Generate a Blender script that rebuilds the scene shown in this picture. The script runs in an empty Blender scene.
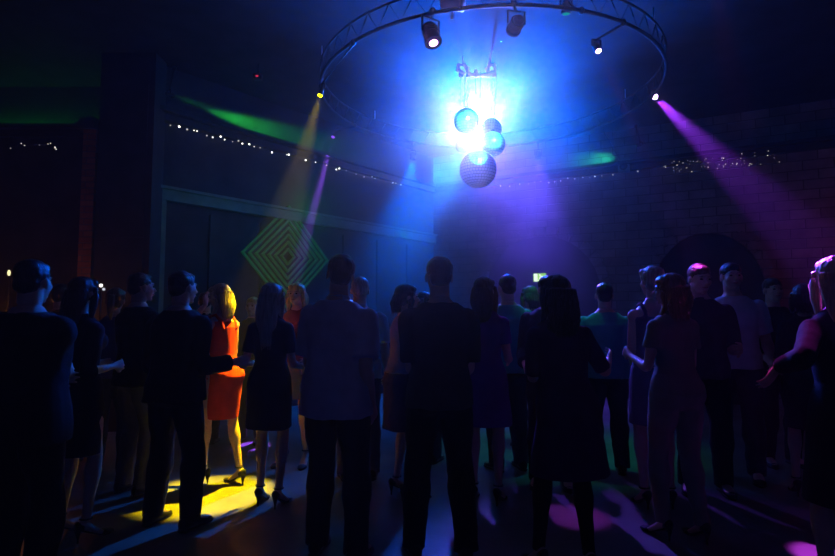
import bpy, bmesh, math, random
from mathutils import Vector, Matrix, noise
V = Vector
PI = math.pi
random.seed(7)
SC = bpy.context.scene
COL = SC.collection

# ------------------------------------------------------------------ camera
CAMH = 1.42
PITCH = math.radians(4.2)
F = 560.0
cd = bpy.data.cameras.new('camera'); cam = bpy.data.objects.new('camera', cd); COL.objects.link(cam)
cam.location = (0, 0, CAMH); cam.rotation_euler = (PI/2 + PITCH, 0, 0)
cd.sensor_width = 36; cd.lens = F/835*36; cd.clip_start = 0.05; cd.clip_end = 100
SC.camera = cam
cp, sp_ = math.cos(PITCH), math.sin(PITCH)

def ray(px, py):
    u = (px-417.5)/F; v = (278-py)/F
    return V((u, cp - v*sp_, sp_ + v*cp))
def at(px, py, depth):
    r = ray(px, py); return V((0, 0, CAMH)) + r*(depth/r.y)
def at_z(px, py, z):
    r = ray(px, py); return V((0, 0, CAMH)) + r*((z-CAMH)/r.z)

# ------------------------------------------------------------------ materials
def mat(name, col, rough=0.6, metal=0.0, var=0.15, scale=12.0, bump=0.0, emit=None, estr=0.0, spec=0.5, sheen=0.0, bscale=None, stretch=None):
    m = bpy.data.materials.new(name); m.use_nodes = True
    nt = m.node_tree; b = nt.nodes['Principled BSDF']
    tc = nt.nodes.new('ShaderNodeTexCoord'); mp = nt.nodes.new('ShaderNodeMapping')
    nt.links.new(tc.outputs['Object'], mp.inputs['Vector'])
    if stretch: mp.inputs['Scale'].default_value = stretch
    n = nt.nodes.new('ShaderNodeTexNoise'); n.inputs['Scale'].default_value = scale; n.inputs['Detail'].default_value = 4
    nt.links.new(mp.outputs[0], n.inputs['Vector'])
    r = nt.nodes.new('ShaderNodeValToRGB')
    r.color_ramp.elements[0].position = 0.3; r.color_ramp.elements[1].position = 0.7
    r.color_ramp.elements[0].color = tuple(c*(1-var) for c in col)+(1,)
    r.color_ramp.elements[1].color = tuple(min(1, c*(1+var)) for c in col)+(1,)
    nt.links.new(n.outputs['Fac'], r.inputs['Fac']); nt.links.new(r.outputs[0], b.inputs['Base Color'])
    b.inputs['Roughness'].default_value = rough; b.inputs['Metallic'].default_value = metal
    b.inputs['Specular IOR Level'].default_value = spec
    if sheen: b.inputs['Sheen Weight'].default_value = sheen
    if bump:
        n2 = nt.nodes.new('ShaderNodeTexNoise'); n2.inputs['Scale'].default_value = bscale or scale*4
        nt.links.new(mp.outputs[0], n2.inputs['Vector'])
        bp = nt.nodes.new('ShaderNodeBump'); bp.inputs['Strength'].default_value = bump; bp.inputs['Distance'].default_value = 0.01
        nt.links.new(n2.outputs['Fac'], bp.inputs['Height']); nt.links.new(bp.outputs[0], b.inputs['Normal'])
    if emit:
        b.inputs['Emission Color'].default_value = tuple(emit)+(1,); b.inputs['Emission Strength'].default_value = estr
    return m

def brick(name, c1, c2, mortar, scale=1.0, bw=0.24, bh=0.08):
    m = bpy.data.materials.new(name); m.use_nodes = True; nt = m.node_tree; b = nt.nodes['Principled BSDF']
    uv = nt.nodes.new('ShaderNodeUVMap'); uv.uv_map = 'UVMap'
    br = nt.nodes.new('ShaderNodeTexBrick'); br.inputs['Color1'].default_value = c1+(1,); br.inputs['Color2'].default_value = c2+(1,)
    br.inputs['Mortar'].default_value = mortar+(1,); br.inputs['Scale'].default_value = scale
    br.inputs['Brick Width'].default_value = bw; br.inputs['Row Height'].default_value = bh
    br.inputs['Mortar Size'].default_value = 0.009; br.inputs['Mortar Smooth'].default_value = 0.3
    nt.links.new(uv.outputs[0], br.inputs['Vector'])
    n = nt.nodes.new('ShaderNodeTexNoise'); n.inputs['Scale'].default_value = 3; n.inputs['Detail'].default_value = 6
    nt.links.new(uv.outputs[0], n.inputs['Vector'])
    mx = nt.nodes.new('ShaderNodeMix'); mx.data_type = 'RGBA'; mx.blend_type = 'MULTIPLY'; mx.inputs['Factor'].default_value = 0.8
    rp = nt.nodes.new('ShaderNodeValToRGB'); rp.color_ramp.elements[0].position = .3; rp.color_ramp.elements[1].position = .7
    rp.color_ramp.elements[0].color = (.45, .45, .45, 1)
    nt.links.new(n.outputs['Fac'], rp.inputs['Fac'])
    nt.links.new(br.outputs['Color'], mx.inputs['A']); nt.links.new(rp.outputs[0], mx.inputs['B'])
    nt.links.new(mx.outputs['Result'], b.inputs['Base Color']); b.inputs['Roughness'].default_value = .85
    bp = nt.nodes.new('ShaderNodeBump'); bp.inputs['Strength'].default_value = .7; bp.inputs['Distance'].default_value = .02; bp.invert = True
    nt.links.new(br.outputs['Fac'], bp.inputs['Height']); nt.links.new(bp.outputs[0], b.inputs['Normal'])
    return m

def emis(name, col, s, var=0.0):
    m = bpy.data.materials.new(name); m.use_nodes = True; nt = m.node_tree
    nt.nodes.remove(nt.nodes['Principled BSDF']); e = nt.nodes.new('ShaderNodeEmission')
    e.inputs['Color'].default_value = tuple(col)+(1,); e.inputs['Strength'].default_value = s
    nt.links.new(e.outputs[0], nt.nodes['Material Output'].inputs['Surface']); return m

M = {
 'floor': mat('worn dance floor', (.14, .13, .11), .42, var=.4, scale=1.6, bump=.15, bscale=30),
 'ceiling': mat('black painted ceiling', (.02, .02, .022), .9, scale=3, var=.4),
 'darkwall': mat('dark painted wall', (.035, .035, .042), .8, scale=2, var=.4, bump=.2),
 'trim': mat('grey green painted trim', (.16, .22, .18), .6, scale=5),
 'blackpanel': mat('black timber panel', (.03, .032, .034), .7, scale=4, var=.3),
 'metal': mat('black powder coated metal', (.03, .03, .035), .45, .6, scale=20),
 'truss': mat('black truss steel', (.01, .01, .012), .7, 0, scale=10),
 'silver': mat('silver aluminium', (.75, .77, .8), .25, 1.0, scale=25, var=.08),
 'white': mat('white painted steel', (.75, .76, .78), .45, scale=20, var=.06),
 'wire': mat('steel wire', (.6, .62, .65), .35, .9, scale=30),
 'skin': mat('light skin', (.62, .4, .29), .5, scale=9, var=.08, bump=.05),
 'skin_tan': mat('tanned skin', (.45, .27, .18), .5, scale=9, var=.08, bump=.05),
 'lips': mat('lips', (.42, .14, .12), .4, var=.05),
 'eye': mat('dark eye', (.05, .035, .03), .2, var=.05),
 'stone': brick('rough stone brick', (.32, .28, .25), (.2, .18, .17), (.1, .095, .09), 1, .42, .16),
 'redbrick': brick('red brick', (.36, .15, .08), (.26, .10, .06), (.16, .12, .1)),
}
def hairm(n, c, rough=.38): return mat(n, c, rough, var=.35, scale=30, stretch=(3, 3, .25), bump=.4, bscale=60)
HM = {'blonde': hairm('blonde hair', (.62, .46, .2)), 'dark': hairm('dark brown hair', (.025, .016, .012)),
      'brown': hairm('mid brown hair', (.12, .065, .035)), 'ginger': hairm('auburn hair', (.35, .15, .08)),
      'ash': hairm('ash blonde hair', (.4, .33, .24)), 'black': hairm('black hair', (.01, .01, .012))}
CM = {}
def cloth(n, c, rough=.85):
    if n not in CM: CM[n] = mat(n, c, rough, var=.12, scale=8, bump=.25, bscale=220, sheen=.02, spec=.12)
    return CM[n]

# ------------------------------------------------------------------ object helpers
def tag(o, label=None, cat=None, group=None, kind=None):
    if label: o['label'] = label
    if cat: o['category'] = cat
    if group: o['group'] = group
    if kind: o['kind'] = kind
    return o
def empty(name, loc, rz=0.0):
    o = bpy.data.objects.new(name, None); COL.objects.link(o); o.location = loc; o.rotation_euler = (0, 0, rz)
    o.empty_display_size = .1
    return o
def meshobj(name, me, m, parent=None, smooth=True):
    me.materials.clear(); me.materials.append(m)
    if smooth: me.polygons.foreach_set('use_smooth', [True]*len(me.polygons))
    o = bpy.data.objects.new(name, me); COL.objects.link(o)
    if parent: o.parent = parent
    return o
def obj(name, bm, m, parent=None, smooth=False, uv=False):
    bmesh.ops.recalc_face_normals(bm, faces=bm.faces)
    if uv:
        l = bm.loops.layers.uv.new('UVMap')
        for f in bm.faces:
            n = f.normal
            if abs(n.z) > .7: a, b = V((1, 0, 0)), V((0, 1, 0))
            else:
                b = V((0, 0, 1)); a = b.cross(n).normalized()
            for lp in f.loops: lp[l].uv = (lp.vert.co.dot(a), lp.vert.co.dot(b))
    me = bpy.data.meshes.new(name); bm.to_mesh(me); bm.free()
    return meshobj(name, me, m, parent, smooth)
def struct(name, bm, m, uv=False, smooth=False):
    return tag(obj(name, bm, m, None, smooth, uv), kind='structure')

def box(bm, c, s, R=None, bev=0.0):
    t = bmesh.new(); bmesh.ops.create_cube(t, size=1)
    for v in t.verts: v.co = V((v.co.x*s[0], v.co.y*s[1], v.co.z*s[2]))
    if bev: bmesh.ops.bevel(t, geom=t.edges[:], offset=bev, segments=2, affect='EDGES')
    merge(bm, t, (Matrix.Translation(V(c)) @ (R.to_4x4() if R else Matrix())))
def merge(bm, t, mx):
    mp = {}
    for v in t.verts: mp[v] = bm.verts.new(mx @ v.co)
    for f in t.faces:
        try: bm.faces.new([mp[v] for v in f.verts])
        except ValueError: pass
    t.free()
def basis(d):
    d = d.normalized(); a = V((0, 0, 1)) if abs(d.z) < .95 else V((0, 1, 0))
    x = d.cross(a).normalized(); return x, x.cross(d).normalized()
def loft(bm, secs, seg=20, p=2.0):
    """secs: (centre, ax, ay) ; closed ends"""
    rings = []
    for c, ax, ay in secs:
        r = []
        for i in range(seg):
            a = 2*PI*i/seg; ca, sa = math.cos(a), math.sin(a)
            if p != 2.0:
                ca = math.copysign(abs(ca)**(2/p), ca); sa = math.copysign(abs(sa)**(2/p), sa)
            r.append(bm.verts.new(c + ax*ca + ay*sa))
        rings.append(r)
    for a, b in zip(rings, rings[1:]):
        for i in range(seg): bm.faces.new((a[i], a[(i+1) % seg], b[(i+1) % seg], b[i]))
    bm.faces.new(rings[0][::-1]); bm.faces.new(rings[-1])
def tube(bm, pts, rads, seg=12):
    pts = [V(p) for p in pts]; secs = []
    x = None
    for i, p in enumerate(pts):
        d = (pts[min(i+1, len(pts)-1)] - pts[max(i-1, 0)])
        if d.length < 1e-6: d = V((0, 0, 1))
        d.normalize()
        if x is None: x, y = basis(d)
        else:
            x = (x - d*x.dot(d)).normalized(); y = d.cross(x).normalized()
        r = rads[i] if isinstance(rads, (list, tuple)) else rads
        secs.append((p, x*r, y*r))
    loft(bm, secs, seg)
def ell(bm, c, r, R=None, u=16, v=10):
    t = bmesh.new(); bmesh.ops.create_uvsphere(t, u_segments=u, v_segments=v, radius=1)
    r = (r, r, r) if isinstance(r, (int, float)) else r
    S = Matrix.Diagonal((r[0], r[1], r[2], 1))
    merge(bm, t, Matrix.Translation(V(c)) @ (R.to_4x4() if R else Matrix()) @ S)

def remesh(bm, vox, sm=2):
    bmesh.ops.recalc_face_normals(bm, faces=bm.faces)
    me = bpy.data.meshes.new('tmp'); bm.to_mesh(me); bm.free()
    o = bpy.data.objects.new('tmp', me); COL.objects.link(o)
    r = o.modifiers.new('r', 'REMESH'); r.mode = 'VOXEL'; r.voxel_size = vox; r.use_smooth_shade = True
    if sm:
        s = o.modifiers.new('s', 'SMOOTH'); s.factor = .5; s.iterations = sm
    dg = bpy.context.evaluated_depsgraph_get()
    out = bpy.data.meshes.new_from_object(o.evaluated_get(dg))
    bpy.data.objects.remove(o); bpy.data.meshes.remove(me)
    return out
def wrinkle(me, amp, f, stretch=(1, 1, 1), seed=0.0):
    s = V((seed*3.1, seed*1.7, seed*5.3))
    n = len(me.vertices); co = [0.0]*(3*n); no = [0.0]*(3*n)
    me.vertices.foreach_get('co', co); me.vertex_normals.foreach_get('vector', no)
    for i in range(0, 3*n, 3):
        q = V((co[i]*f*stretch[0], co[i+1]*f*stretch[1], co[i+2]*f*stretch[2])) + s
        d = amp*(noise.noise(q)+.5*noise.noise(q*2.3))
        co[i] += no[i]*d; co[i+1] += no[i+1]*d; co[i+2] += no[i+2]*d
    me.vertices.foreach_set('co', co); me.update()

# ------------------------------------------------------------------ people
def ik(a, c, l1, l2, pole):
    d = c - a; L = min(d.length, (l1+l2)*.995); dn = d.normalized(); c = a + dn*L
    x = (l1*l1 - l2*l2 + L*L)/(2*L); h = math.sqrt(max(0, l1*l1 - x*x))
    pp = pole - dn*pole.dot(dn)
    pp = pp.normalized() if pp.length > 1e-4 else V((0, 1, 0))
    return a + dn*x + pp*h, c

def limb(bm, a, b, c, ra, off=0.0, mul=1.0, t0=0.0, t1=2.0, loose=0.0):
    """two segment limb a-b-c; ra = list of (t 0..2, r)"""
    def pos(t):
        # rounded joint
        if t < .9: return a.lerp(b, t)
        if t > 1.1: return b.lerp(c, t-1)
        k = (t-.9)/.2; p0 = a.lerp(b, .9); p2 = b.lerp(c, .1)
        return p0*(1-k)**2 + b*2*k*(1-k) + p2*k*k
    def rad(t):
        for (u0, r0), (u1, r1) in zip(ra, ra[1:]):
            if t <= u1:
                k = (t-u0)/(u1-u0); k = k*k*(3-2*k); return r0+(r1-r0)*k
        return ra[-1][1]
    ts = [t0 + (t1-t0)*i/22 for i in range(23)]
    tube(bm, [pos(t) for t in ts], [rad(t)*mul+off+loose*max(0, (t-t0)/(t1-t0)) for t in ts], 16)
    ell(bm, pos(t0), rad(t0)*mul+off)

def hand(bm, w, d, n, side, curl=.5, s=1.0):
    """w wrist, d direction, n = palm normal (the side fingers curl to); side=+1/-1 sets thumb side"""
    d = d.normalized(); n = (n - d*n.dot(d)).normalized(); x = d.cross(n).normalized()*side
    loft(bm, [(w + d*t*s, x*a*s, n*b*s) for t, a, b in ((-.01, .026, .020), (.02, .033, .018), (.055, .042, .0155), (.085, .042, .013), (.095, .036, .009))], 14, 2.6)
    for k, L in enumerate((.070, .080, .074, .058)):
        o = (1.5-k)*.0215; base = w + d*(.082 - abs(1.3-k)*.004)*s + x*o*s
        dd = (d + x*(1.5-k)*.10).normalized(); pts = [base - d*.02*s]; r = [.0095*s]; p = base; ang = curl*(.5+.12*k)
        pts.append(p); r.append(.0092*s)
        for j, fr in enumerate((.45, .3, .25)):
            v = dd*math.cos(ang) + n*math.sin(ang); p = p + v*L*fr*s; pts.append(p); r.append((.0088, .008, .0068)[j]*s)
            ang += curl*(.8 if j == 0 else .6)
        tube(bm, pts, r, 8); ell(bm, pts[-1], r[-1], u=8, v=6)
    tp = [w + d*.015*s + x*.018*s, w + d*.045*s + x*.045*s + n*.01*s, w + d*.072*s + x*.058*s + n*.02*s, w + d*.095*s + x*.056*s + n*.028*s]
    tube(bm, tp, [.014*s, .0125*s, .0105*s, .008*s], 8); ell(bm, tp[-1], .008*s, u=8, v=6)

MALE = [(.80, .05, .06, 0), (.84, .13, .105, 0), (.90, .165, .122, -.008), (.97, .165, .118, -.005), (1.04, .152, .108, 0), (1.10, .148, .104, 0), (1.18, .156, .112, 0), (1.27, .17, .124, 0), (1.35, .178, .125, 0), (1.41, .158, .102, -.006), (1.45, .112, .08, -.012), (1.48, .076, .066, -.014), (1.50, .062, .06, -.012)]
FEM = [(.80, .05, .06, 0), (.84, .14, .11, -.005), (.90, .172, .13, -.018), (.97, .165, .12, -.012), (1.04, .135, .1, 0), (1.10, .118, .088, 0), (1.18, .126, .093, 0), (1.27, .14, .1, 0), (1.35, .152, .105, 0), (1.41, .134, .084, -.006), (1.45, .092, .064, -.01), (1.48, .058, .053, -.012), (1.50, .05, .05, -.012)]
ARM = {'m': [(0, .056), (.35, .053), (.9, .041), (1.15, .045), (1.5, .036), (2, .026)], 'f': [(0, .043), (.35, .041), (.9, .033), (1.15, .036), (1.5, .029), (2, .021)]}
LEG = {'m': [(0, .092), (.3, .088), (.9, .058), (1.0, .056), (1.3, .06), (1.6, .045), (2, .036)], 'f': [(0, .092), (.3, .085), (.9, .053), (1.0, .049), (1.3, .054), (1.6, .038), (2, .03)]}

def person(label, px, head_y, depth, H=None, yaw=0, sex='m', lean=(0, 0), hyaw=0, hpitch=0, hroll=0, hip=0.0, feetL=None, feetR=None,
           wl=None, wr=None, pl=None, pr=None, hl=None, hr=None, curl=.5, top=None, bottom=None, hair=('short', 'dark'), skin='skin',
           heels=False, shoecol=(.015, .015, .017), vox=.0085, tilt=0.0, group=None, build=1.0, toescol=None, hairlen=.36):
    """px, head_y: where the top of the head shows in the photo; depth in metres. Local +Y = facing direction."""
    if H is None: H = at(px, head_y, depth).z
    base = at(px, head_y, depth); base.z = 0
    f = sex == 'f'
    hh = .075 if heels else .02
    s = (H-hh)/1.75
    root = empty('person', base, math.radians(yaw))
    tag(root, label, 'person', group)
    T = FEM if f else MALE
    L = V((lean[0], lean[1], 0)); Z = V((0, 0, hh))
    def P(v): return V(v)*s + Z
    def ln(z): t = max(0.0, (z-.93)/.52); return L*t**1.2 + V((hip*(1-min(1, t)), 0, 0))
    def tsec(z0, z1, off=0.0, flare=None, mul=1.0):
        out = []
        zs = sorted(set([z0, z1] + [r[0] for r in T if z0 < r[0] < z1]))
        for z in zs:
            for a, b in zip(T, T[1:]):
                if a[0] <= z <= b[0]:
                    k = (z-a[0])/(b[0]-a[0]); q = [a[i]+(b[i]-a[i])*k for i in range(4)]; break
            else: q = T[0] if z < T[0][0] else T[-1]
            o = off + (flare(z) if flare else 0)
            tl = tilt*max(0, min(1, (z-1.0)/.4))
            out.append((P(V((0, q[3], z)) + ln(z)), V(((q[1]*build*mul+o)*s, 0, (q[1])*s*tl)), V((0, (q[2]*build*mul+o)*s, 0))))
        return out
    # joints
    sw = (.142 if f else .170)*build
    shz = 1.365
    sh = {k: P(V((k*sw, -.008, shz + k*sw*tilt)) + ln(shz)) for k in (-1, 1)}
    hipj = {k: P(V((k*.088, -.005, .905)) + V((hip, 0, 0))) for k in (-1, 1)}
    rest = {k: V((k*(sw+.055), .05, .84)) for k in (-1, 1)}
    wrist = {-1: P(wl if wl else rest[-1]), 1: P(wr if wr else rest[1])}
    apole = {-1: V(pl) if pl else V((-.12, -1, -.3)), 1: V(pr) if pr else V((.12, -1, -.3))}
    foot = {-1: V(feetL) if feetL else V((-.12, .0, 0)), 1: V(feetR) if feetR else V((.12, .0, 0))}
    el, wr_, kn, an = {}, {}, {}, {}
    for k in (-1, 1):
        el[k], wr_[k] = ik(sh[k], wrist[k], .29*s, .255*s, apole[k])
        ft = V((foot[k].x*s, foot[k].y*s, .075*s + hh + foot[k].z))
        kn[k], an[k] = ik(hipj[k], ft, .425*s, .415*s, V((k*.12, 1, 0)))
    hc = P(V((0, .012, 1.632)) + L*1.45 + V((0, 0, 0)))
    HR = Matrix.Rotation(math.radians(hyaw), 3, 'Z') @ Matrix.Rotation(math.radians(hpitch), 3, 'X') @ Matrix.Rotation(math.radians(hroll), 3, 'Y')
    hs = s*(.95 if f else 1.0)
    def HP(v): return hc + HR @ (V(v)*hs)
    # ---- body : one continuous mesh
    bm = bmesh.new()
    loft(bm, tsec(.80, 1.50), 24, 2.3)
    if f:
        for k in (-1, 1): ell(bm, P(V((k*.065, .085, 1.29)) + ln(1.29)), (.058*s, .045*s, .058*s))
    for k in (-1, 1):
        ell(bm, sh[k], (.052 if f else .063)*s)
        tube(bm, [P(V((k*.03, -.014, 1.465)) + ln(1.47)), sh[k]], [.042*s, .047*s])
        ell(bm, P(V((k*.08, -.05, .9)) + V((hip, 0, 0))), (.085*s, .085*s, .09*s))
        limb(bm, sh[k], el[k], wr_[k], [(t, r*s) for t, r in ARM[sex]])
        limb(bm, hipj[k], kn[k], an[k], [(t, r*s) for t, r in LEG[sex]])
        d = (wr_[k]-el[k]).normalized()
        hd = hl if k < 0 else hr
        n = V((-k, .25, 0)) if hd is None else V(hd[0:3])
        if hd is not None and len(hd) > 3: d = V(hd[3:6]).normalized()
        hand(bm, wr_[k], d, n, -k if hd is None else -k, curl, s*(.93 if f else 1.03))
        # foot
        tube(bm, [an[k], an[k].lerp(V((an[k].x, an[k].y, hh)), .4) - V((0.12*k, 1, 0)).normalized()*.012, V((an[k].x, an[k].y, hh + foot[k].z + .03*s)) - V((0.12*k, 1, 0)).normalized()*.02], [(.03 if f else .036)*s, .031*s, .03*s], 12)
        a = an[k]; fl = V((0.12*k, 1, 0)).normalized(); g = V((a.x, a.y, 0))
        hz = hh + foot[k].z
        zz = lambda t, h: V((0, 0, (h + hz*max(0.0, 1-max(0, t+.05)/.15) if heels else h+hz)))
        loft(bm, [(g + fl*t*s + zz(t, h*s), fl.cross(V((0, 0, 1)))*w*s, V((0, 0, 1))*e*s) for t, w, h, e in
             ((-.065, .02, .035, .025), (-.04, .032, .04, .036), (0, .033, .045, .04), (.06, .038, .035, .03), (.12, .042, .022, .017), (.165, .036, .016, .012), (.185, .02, .013, .008))], 14)
    nb = P(V((0, -.014, 1.46)) + ln(1.46)); nt_ = HP((0, -.02, -.06))
    nr = .048 if f else .06
    tube(bm, [nb, nb.lerp(nt_, .5), nt_, HP((0, -.02, -.02))], [nr*1.25*s, nr*s, nr*s, nr*s], 16)
    for c, r in (((0, -.018, .028), (.075, .093, .086)), ((0, .026, -.018), (.063, .066, .088)), ((0, .036, -.068), (.047, .046, .04)), ((0, .068, -.094), (.02, .018, .018)),
                 ((.036, .056, -.022), (.024, .026, .026)), ((-.036, .056, -.022), (.024, .026, .026)), ((0, .078, .028), (.05, .014, .011)),
                 ((.079, -.008, -.012), (.009, .02, .031)), ((-.079, -.008, -.012), (.009, .02, .031)), ((0, .087, -.052), (.024, .012, .007)), ((0, .086, -.063), (.02, .011, .007))):
        ell(bm, HP(c), tuple(q*hs for q in r), HR)
    tube(bm, [HP((0, .088, .018)), HP((0, .1, -.008)), HP((0, .112, -.026)), HP((0, .096, -.036))], [.008*hs, .010*hs, .0145*hs, .01*hs], 10)
    me = remesh(bm, min(vox, .007), 2)
    meshobj('body', me, M[skin], root)
    for k in (-1, 1):
        b = bmesh.new(); ell(b, HP((k*.030, .0775, .006)), tuple(q*hs for q in (.013, .0105, .0075)), HR, u=12, v=8); obj('eye', b, M['eye'], root, True)
        b = bmesh.new(); tube(b, [HP((k*.014, .0905, .024)), HP((k*.031, .088, .029)), HP((k*.048, .076, .024))], [.0028*hs, .0032*hs, .0016*hs], 6); obj('eyebrow', b, HM['dark' if hair[1] not in ('blonde', 'ginger') else 'brown'], root, True)
    b = bmesh.new(); tube(b, [HP((-.024, .086, -.058)), HP((-.012, .0965, -.056)), HP((0, .0985, -.0575)), HP((.012, .0965, -.056)), HP((.024, .086, -.058))], [.002*hs, .0052*hs, .006*hs, .0052*hs, .002*hs], 8); obj('lips', b, M['lips'], root, True)
    sd = random.random()*10
    # ---- top garment
    if top:
        kind, cname, ccol = top[:3]; o = top[3] if len(top) > 3 else {}
        hem = o.get('hem', .84); off = o.get('off', .018 if kind != 'dress' else .014); ztop = o.get('ztop', 1.47); sl = o.get('sleeve', .75); fl = o.get('flare', .018)
        b = bmesh.new()
        if kind in ('shirt', 'tee', 'blouse', 'jacket'):
            lo = max(.8, hem)
            secs = tsec(lo, ztop, off, lambda z: fl*max(0, min(1, (1.2-z)/.3)))
            if lo < .9:   # straight hanging hem
                z_ = P((0, 0, lo)).z; w = .168*build+off+fl
                secs = [q for q in secs if q[0].z > P((0, 0, .93)).z]
                secs = [(V((hip*s, -.006*s, z_)), V((w*s, 0, 0)), V((0, (.128*build+off+fl)*s, 0)))] + secs
            loft(b, secs, 28, 2.3)
            if f:
                for k in (-1, 1): ell(b, P(V((k*.065, .085, 1.29)) + ln(1.29)), ((.058+off)*s, (.045+off)*s, (.058+off)*s))
            for k in (-1, 1):
                ell(b, sh[k], ((.052 if f else .063)+off*.6)*s)
                tube(b, [P(V((k*.03, -.014, 1.458)) + ln(1.47)), sh[k]], [(.042+off*.7)*s, (.047+off*.8)*s])
                if sl > 0: limb(b, sh[k], el[k], wr_[k], [(t, r*s) for t, r in ARM[sex]], off*s, t1=sl, loose=o.get('loose', .012)*s)
            if o.get('collar', kind == 'shirt'):
                tube(b, [nb + V((0, 0, -.02*s)), nb + (nt_-nb)*.3], [(nr*1.25+.016)*s, (nr*1.05+.012)*s], 18)
        elif kind == 'dress':
            w0 = ztop
            tz = o.get('waist', .9)
            secs = tsec(max(.86, tz), w0, off)
            hw = o.get('hemw', .18); z_ = hem
            sk = []
            for i in range(6):
                t = i/6; z = z_ + (max(.86, tz)-z_)*t
                w = hw + (.172+off - hw)*t; dd = hw*.8 + (.135+off-hw*.8)*t
                sk.append((P(V((hip, -.01 + o.get('sway', 0)*(1-t), z))), V((w*s, 0, 0)), V((0, dd*s, 0))))
            loft(b, sk+secs, 28, 2.15)
            for k in (-1, 1):
                ell(b, P(V((k*.065, .085, 1.29)) + ln(1.29)), ((.058+off)*s, (.045+off)*s, (.055+off)*s))
                ell(b, P(V((k*.08, -.05, .9)) + V((hip, 0, 0))), ((.085+off)*s, (.085+off)*s, (.09+off)*s))
                if sl <= 0:
                    st = [P(V((k*.09, .10, 1.34))+ln(1.34)), P(V((k*.10, .05, 1.44))+ln(1.44)), P(V((k*.095, -.03, 1.462))+ln(1.46)), P(V((k*.085, -.09, 1.40))+ln(1.4)), P(V((k*.08, -.10, 1.33))+ln(1.33))]
                    tube(b, st, .016*s, 10)
                else:
                    ell(b, sh[k], (.052+off*.6)*s); limb(b, sh[k], el[k], wr_[k], [(t, r*s) for t, r in ARM[sex]], off*s, t1=sl, loose=o.get('loose', .005)*s)
                    tube(b, [P(V((k*.03, -.014, 1.458)) + ln(1.47)), sh[k]], [(.042+off*.7)*s, (.047+off*.8)*s])
        mt = remesh(b, vox, 3)
        wrinkle(mt, (min(.010, off*.6) if kind != 'dress' else min(.006, off*.6))*s, 9, (1, 1, .55), sd)
        meshobj({'tee': 't_shirt'}.get(kind, kind), mt, cloth(cname, ccol), root)
    # ---- bottom garment
    if bottom:
        kind, cname, ccol = bottom[:3]; o = bottom[3] if len(bottom) > 3 else {}
        off = o.get('off', .014); b = bmesh.new(); zt = o.get('ztop', 1.0)
        if kind in ('trousers', 'jeans', 'leggings', 'shorts'):
            loft(b, tsec(.80, zt, off), 28, 2.2)
            for k in (-1, 1):
                ell(b, P(V((k*.08, -.05, .9)) + V((hip, 0, 0))), ((.085+off)*s, (.085+off*.6)*s, (.09+off)*s))
                limb(b, hipj[k], kn[k], an[k], [(t, r*s) for t, r in LEG[sex]], off*s, t1=o.get('t1', 2.1), loose=o.get('loose', .02)*s)
        else:
            hw = o.get('hemw', .19); z_ = o.get('hem', .5)
            sk = []
            for i in range(7):
                t = i/7; z = z_ + (.88-z_)*t; w = hw + (.172+off-hw)*t
                sk.append((P(V((hip, -.01, z))), V((w*s, 0, 0)), V((0, w*.78*s, 0))))
            loft(b, sk + tsec(.89, zt, off), 28, 2.15)
            for k in (-1, 1): ell(b, P(V((k*.08, -.05, .9)) + V((hip, 0, 0))), ((.085+off)*s, (.085+off)*s, (.09+off)*s))
        mt = remesh(b, vox, 3); wrinkle(mt, min(.007, off*.5)*s, 10, (1, 1, .8), sd+3)
        meshobj(kind, mt, cloth(cname, ccol), root)
    # ---- shoes
    sm = cloth('shoe leather %.2f %.2f' % shoecol[:2], shoecol, .35)
    for k in (-1, 1):
        a = an[k]; fl = V((0.12*k, 1, 0)).normalized(); sx = fl.cross(V((0, 0, 1))); g = V((a.x, a.y, foot[k].z)); b = bmesh.new()
        up = V((0, 0, 1))
        if heels:
            hz = lambda t: .075*max(0.0, min(1, 1-(t+.05)/.16))
            loft(b, [(g + fl*t*s + up*(hz(t)+.006), sx*w*s, up*.007) for t, w in ((-.07, .018), (-.05, .03), (0, .03), (.05, .034), (.11, .042), (.16, .04), (.2, .018))], 14)
            loft(b, [(g + fl*t*s + up*(hz(t)+h*s), sx*w*s, up*e*s) for t, w, h, e in ((-.075, .02, .03, .02), (-.06, .033, .034, .032), (-.03, .036, .03, .028))], 14)
            loft(b, [(g + fl*t*s + up*(h*s+.002), sx*w*s, up*e*s) for t, w, h, e in ((.1, .046, .02, .022), (.14, .045, .018, .018), (.19, .03, .014, .012), (.205, .012, .01, .006))], 14)
            loft(b, [(g + fl*-.055*s + up*z, sx*w, fl*w) for z, w in ((0, .006), (.03, .007), (.075, .02))], 10)
            # ankle strap
            n_ = 16
            ring = [V((a.x, a.y, a.z + -.004)) + (sx*math.cos(2*PI*i/n_) + fl*math.sin(2*PI*i/n_))*.036*s for i in range(n_+1)]
            tube(b, ring, .006, 6)
            obj('high_heel', b, sm, root, True)
        else:
            loft(b, [(g + fl*t*s + up*.012, sx*w*s, up*.012) for t, w in ((-.085, .02), (-.07, .038), (0, .038), (.06, .044), (.12, .052), (.17, .045), (.205, .02))], 16)
            loft(b, [(g + fl*t*s + up*h*s, sx*w*s, up*e*s) for t, w, h, e in ((-.082, .02, .045, .03), (-.065, .037, .052, .045), (-.01, .042, .058, .052), (.05, .044, .045, .036), (.11, .048, .033, .024), (.165, .042, .028, .02), (.198, .02, .022, .01))], 16)
            obj('shoe', b, sm, root, True)
    # ---- hair
    style, hcol = hair
    b = bmesh.new()
    E = lambda c, r: ell(b, HP(c), tuple(q*hs for q in r), HR)
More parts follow.
